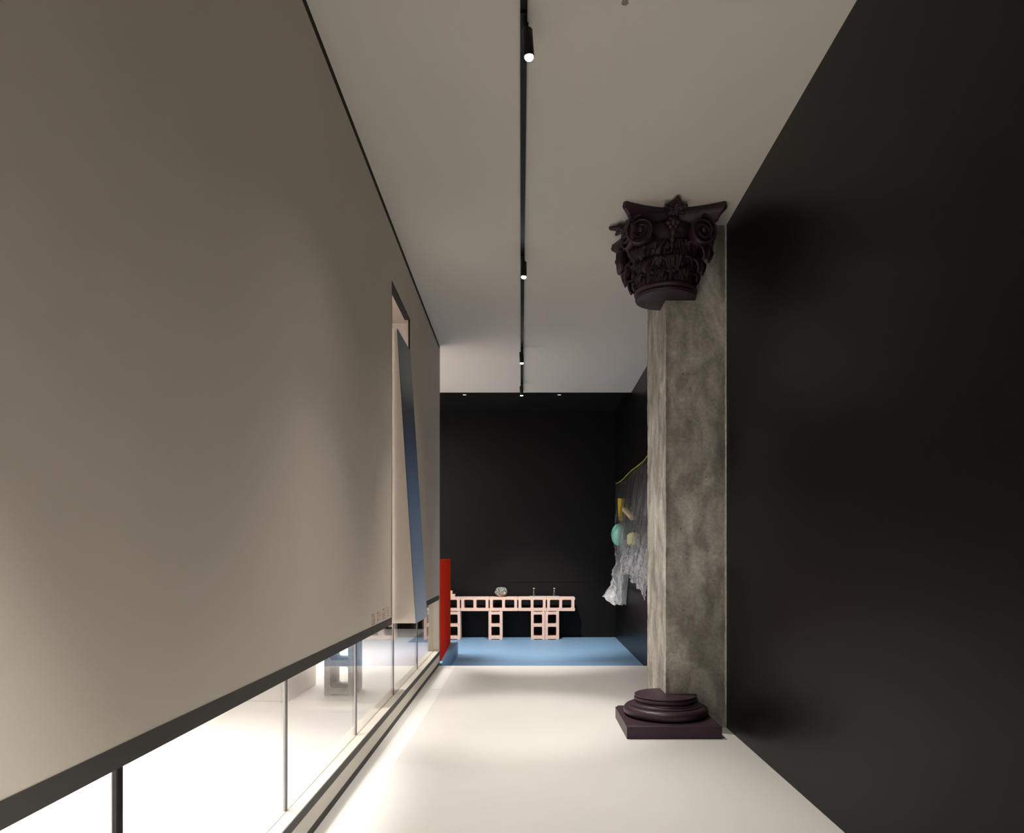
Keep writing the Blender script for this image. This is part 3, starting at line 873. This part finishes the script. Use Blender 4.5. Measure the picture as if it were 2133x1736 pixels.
# ------------------------------------------------------------------ plastic film hung on the far right wall
film = empty('plastic_film', (1.17, 8.0, 1.95)); tag(film, 'big crumpled sheet of clear plastic film hanging on the black wall behind the column', 'plastic film')
def lerp(tab, u):
    for (a, fa), (b, fb) in zip(tab, tab[1:]):
        if u <= b: return fa + (fb - fa) * (u - a) / (b - a)
    return tab[-1][1]
ZBOT = [(0, .62), (.06, .52), (.12, .46), (.2, .385), (.27, .40), (.32, .58), (.38, .78), (.5, .80), (.62, .76), (.72, .72), (.85, .66), (1, .58)]
def film_pt(u, v, layer):
    Y = 9.40 - 2.75 * u
    zt_ = 1.955 - .025 * math.sin(PI * u) - .012 * math.sin(u * 9)
    z = zt_ + (lerp(ZBOT, u) + .012 * math.sin(u * 60) - zt_) * v
    out = .012 + .045 * layer
    # folds: diagonal ridges running down from the hem and horizontal crumples low down
    amp = .25 + .75 * layer
    f1 = noise.noise(Vector((u * 9 + v * 4.0, v * 1.6, 3 + layer * 9))) * .045 * (.25 + v)
    ra = 1 - abs(noise.noise(Vector((u * 20 + v * 11, v * 4, 7 + layer * 5)))) * 2.4
    rb = 1 - abs(noise.noise(Vector((u * 22 - v * 13, v * 7, 17 + layer * 5)))) * 2.4
    f2 = (ra + rb) * .016 * (.08 + 1.3 * v * v) * amp
    f3 = abs(noise.noise(Vector((u * 44, v * 26, 1 + layer)))) * .030 * v * v * amp
    f1 *= amp
    out += abs(f1) + f2 * .8 + f3
    # pocket that wraps the ball
    d2 = ((Y - 8.70) / .24) ** 2 + ((z - 1.255) / .19) ** 2
    out += (.130 * math.exp(-d2 * 1.3)) * layer
    # pinch under the ball, then flaring tail at the foot of the left bundle
    if u < .34:
        tail = max(0, (v - .86) / .14); w_ = math.exp(-((u - .10) / .07) ** 2)
        out += .16 * tail ** 1.6 * w_
        pin = math.exp(-((z - .93) / .12) ** 2)
        Y += (8.72 - Y) * .35 * pin
        blg = math.exp(-((z - .75) / .14) ** 2) * math.exp(-((u - .13) / .12) ** 2)
        out += .05 * blg
    return Vector((XF(Y) - max(.006, out), Y, z))
NU, NV = 110, 130
for layer, nm in ((0, 'back_sheet'), (1, 'front_sheet')):
    bm = bmesh.new(); G = []
    for j in range(NV + 1):
        G.append([bm.verts.new(film_pt(i / NU, j / NV, layer)) for i in range(NU + 1)])
    for j in range(NV):
        for i in range(NU): bm.faces.new((G[j][i], G[j][i + 1], G[j + 1][i + 1], G[j + 1][i]))
    o = link(nm, bm, M_film, film, True); o.matrix_parent_inverse = Matrix.Translation(-film.location)
    at = o.data.attributes.new('cloudy', 'FLOAT', 'POINT')
    k = 0
    for j in range(NV + 1):
        for i in range(NU + 1):
            u, v = i / NU, j / NV
            r1 = max(0, 1 - abs(noise.noise(Vector((u * 11 + v * 5, v * 1.2, 11 + 4 * layer)))) * 9)      # long folds
            r2 = max(0, 1 - abs(noise.noise(Vector((u * 20 - v * 9, v * 10, 5 + 4 * layer)))) * 6)       # crumples
            veil = .5 + .5 * noise.noise(Vector((u * 7, v * 5, 2 + 3 * layer)))
            low = max(0.0, min(1.0, (v - .55) / .28))
            c = .025 + (.07 + .26 * u) * veil * min(1, v * 2.5) + (.22 + .16 * u) * r1 * min(1, v * 2 + .3) + .22 * r2 * v + low * (.22 + .70 * veil)
            if layer == 0: c *= .55
            pb = film_pt(u, v, layer); c *= 1 - .75 * layer * math.exp(-(((pb.y - 8.72) / .22) ** 2 + ((pb.z - 1.257) / .15) ** 2) ** 2)
            at.data[k].value = max(.02, min(.97, c)); k += 1
bm = bmesh.new()
tube(bm, [film_pt(i / 40, 0, .8) + Vector((0, 0, .004)) for i in range(41)], .007, 8)
o = link('hem_cord', bm, mat('lime_cord', (.42, .50, .03), .5), film, True); o.matrix_parent_inverse = Matrix.Translation(-film.location)
o['label'] = 'lime green cord along the top hem'

bm = bmesh.new(); bmesh.ops.create_uvsphere(bm, u_segments=40, v_segments=24, radius=1, matrix=Matrix.Diagonal((.085, .13, .135, 1)))
for v in bm.verts: v.co *= 1 + .03 * noise.noise(v.co * 14)
o = link('mint_ball', bm, mat('mint_plastic', (.26, .76, .60), .3, coat=.4), None, True); o.location = (1.093, 8.70, 1.257)
tag(o, 'squashed mint green ball bulging out of the plastic film', 'ball')
bm = bmesh.new()
hexa(bm, [(1.125, 8.95, 1.44), (1.145, 8.80, 1.44), (1.165, 8.80, 1.44), (1.165, 8.95, 1.44), (1.120, 9.0, 1.73), (1.135, 8.72, 1.70), (1.175, 8.72, 1.70), (1.175, 9.0, 1.73)])
bev(bm, .008, 2)
o = link('yellow_wedge', bm, mat('yellow_sponge', (.55, .40, .02), .8, var=.2, scale=30, bump=.3)); tag(o, 'yellow sponge wedge tucked inside the top of the plastic film', 'sponge')
bm = bmesh.new()
hexa(bm, [(1.10, 8.42, 1.53), (1.165, 8.42, 1.53), (1.165, 7.72, 1.385), (1.10, 7.72, 1.385), (1.10, 8.42, 1.575), (1.165, 8.42, 1.575), (1.165, 7.72, 1.43), (1.10, 7.72, 1.43)])
bev(bm, .006)
o = link('beige_slab', bm, mat('beige_foam', (.50, .42, .26), .8, var=.15, scale=30)); tag(o, 'tilted beige slab inside the plastic film below the yellow sponge', 'slab')
o = boxo('cream_carton', mat('cream_card', (.62, .60, .36), .6, var=.12, scale=25), 1.085, 1.165, 7.50, 7.88, 1.115, 1.245, None, .015); tag(o, 'pale cream carton inside the plastic film beside the column', 'carton')
o = boxo('pink_strip', mat('dull_pink', (.45, .17, .15), .6), 1.125, 1.135, 8.02, 8.12, 1.10, 1.245, None, .003); tag(o, 'narrow dull pink strip inside the plastic film', 'strip')
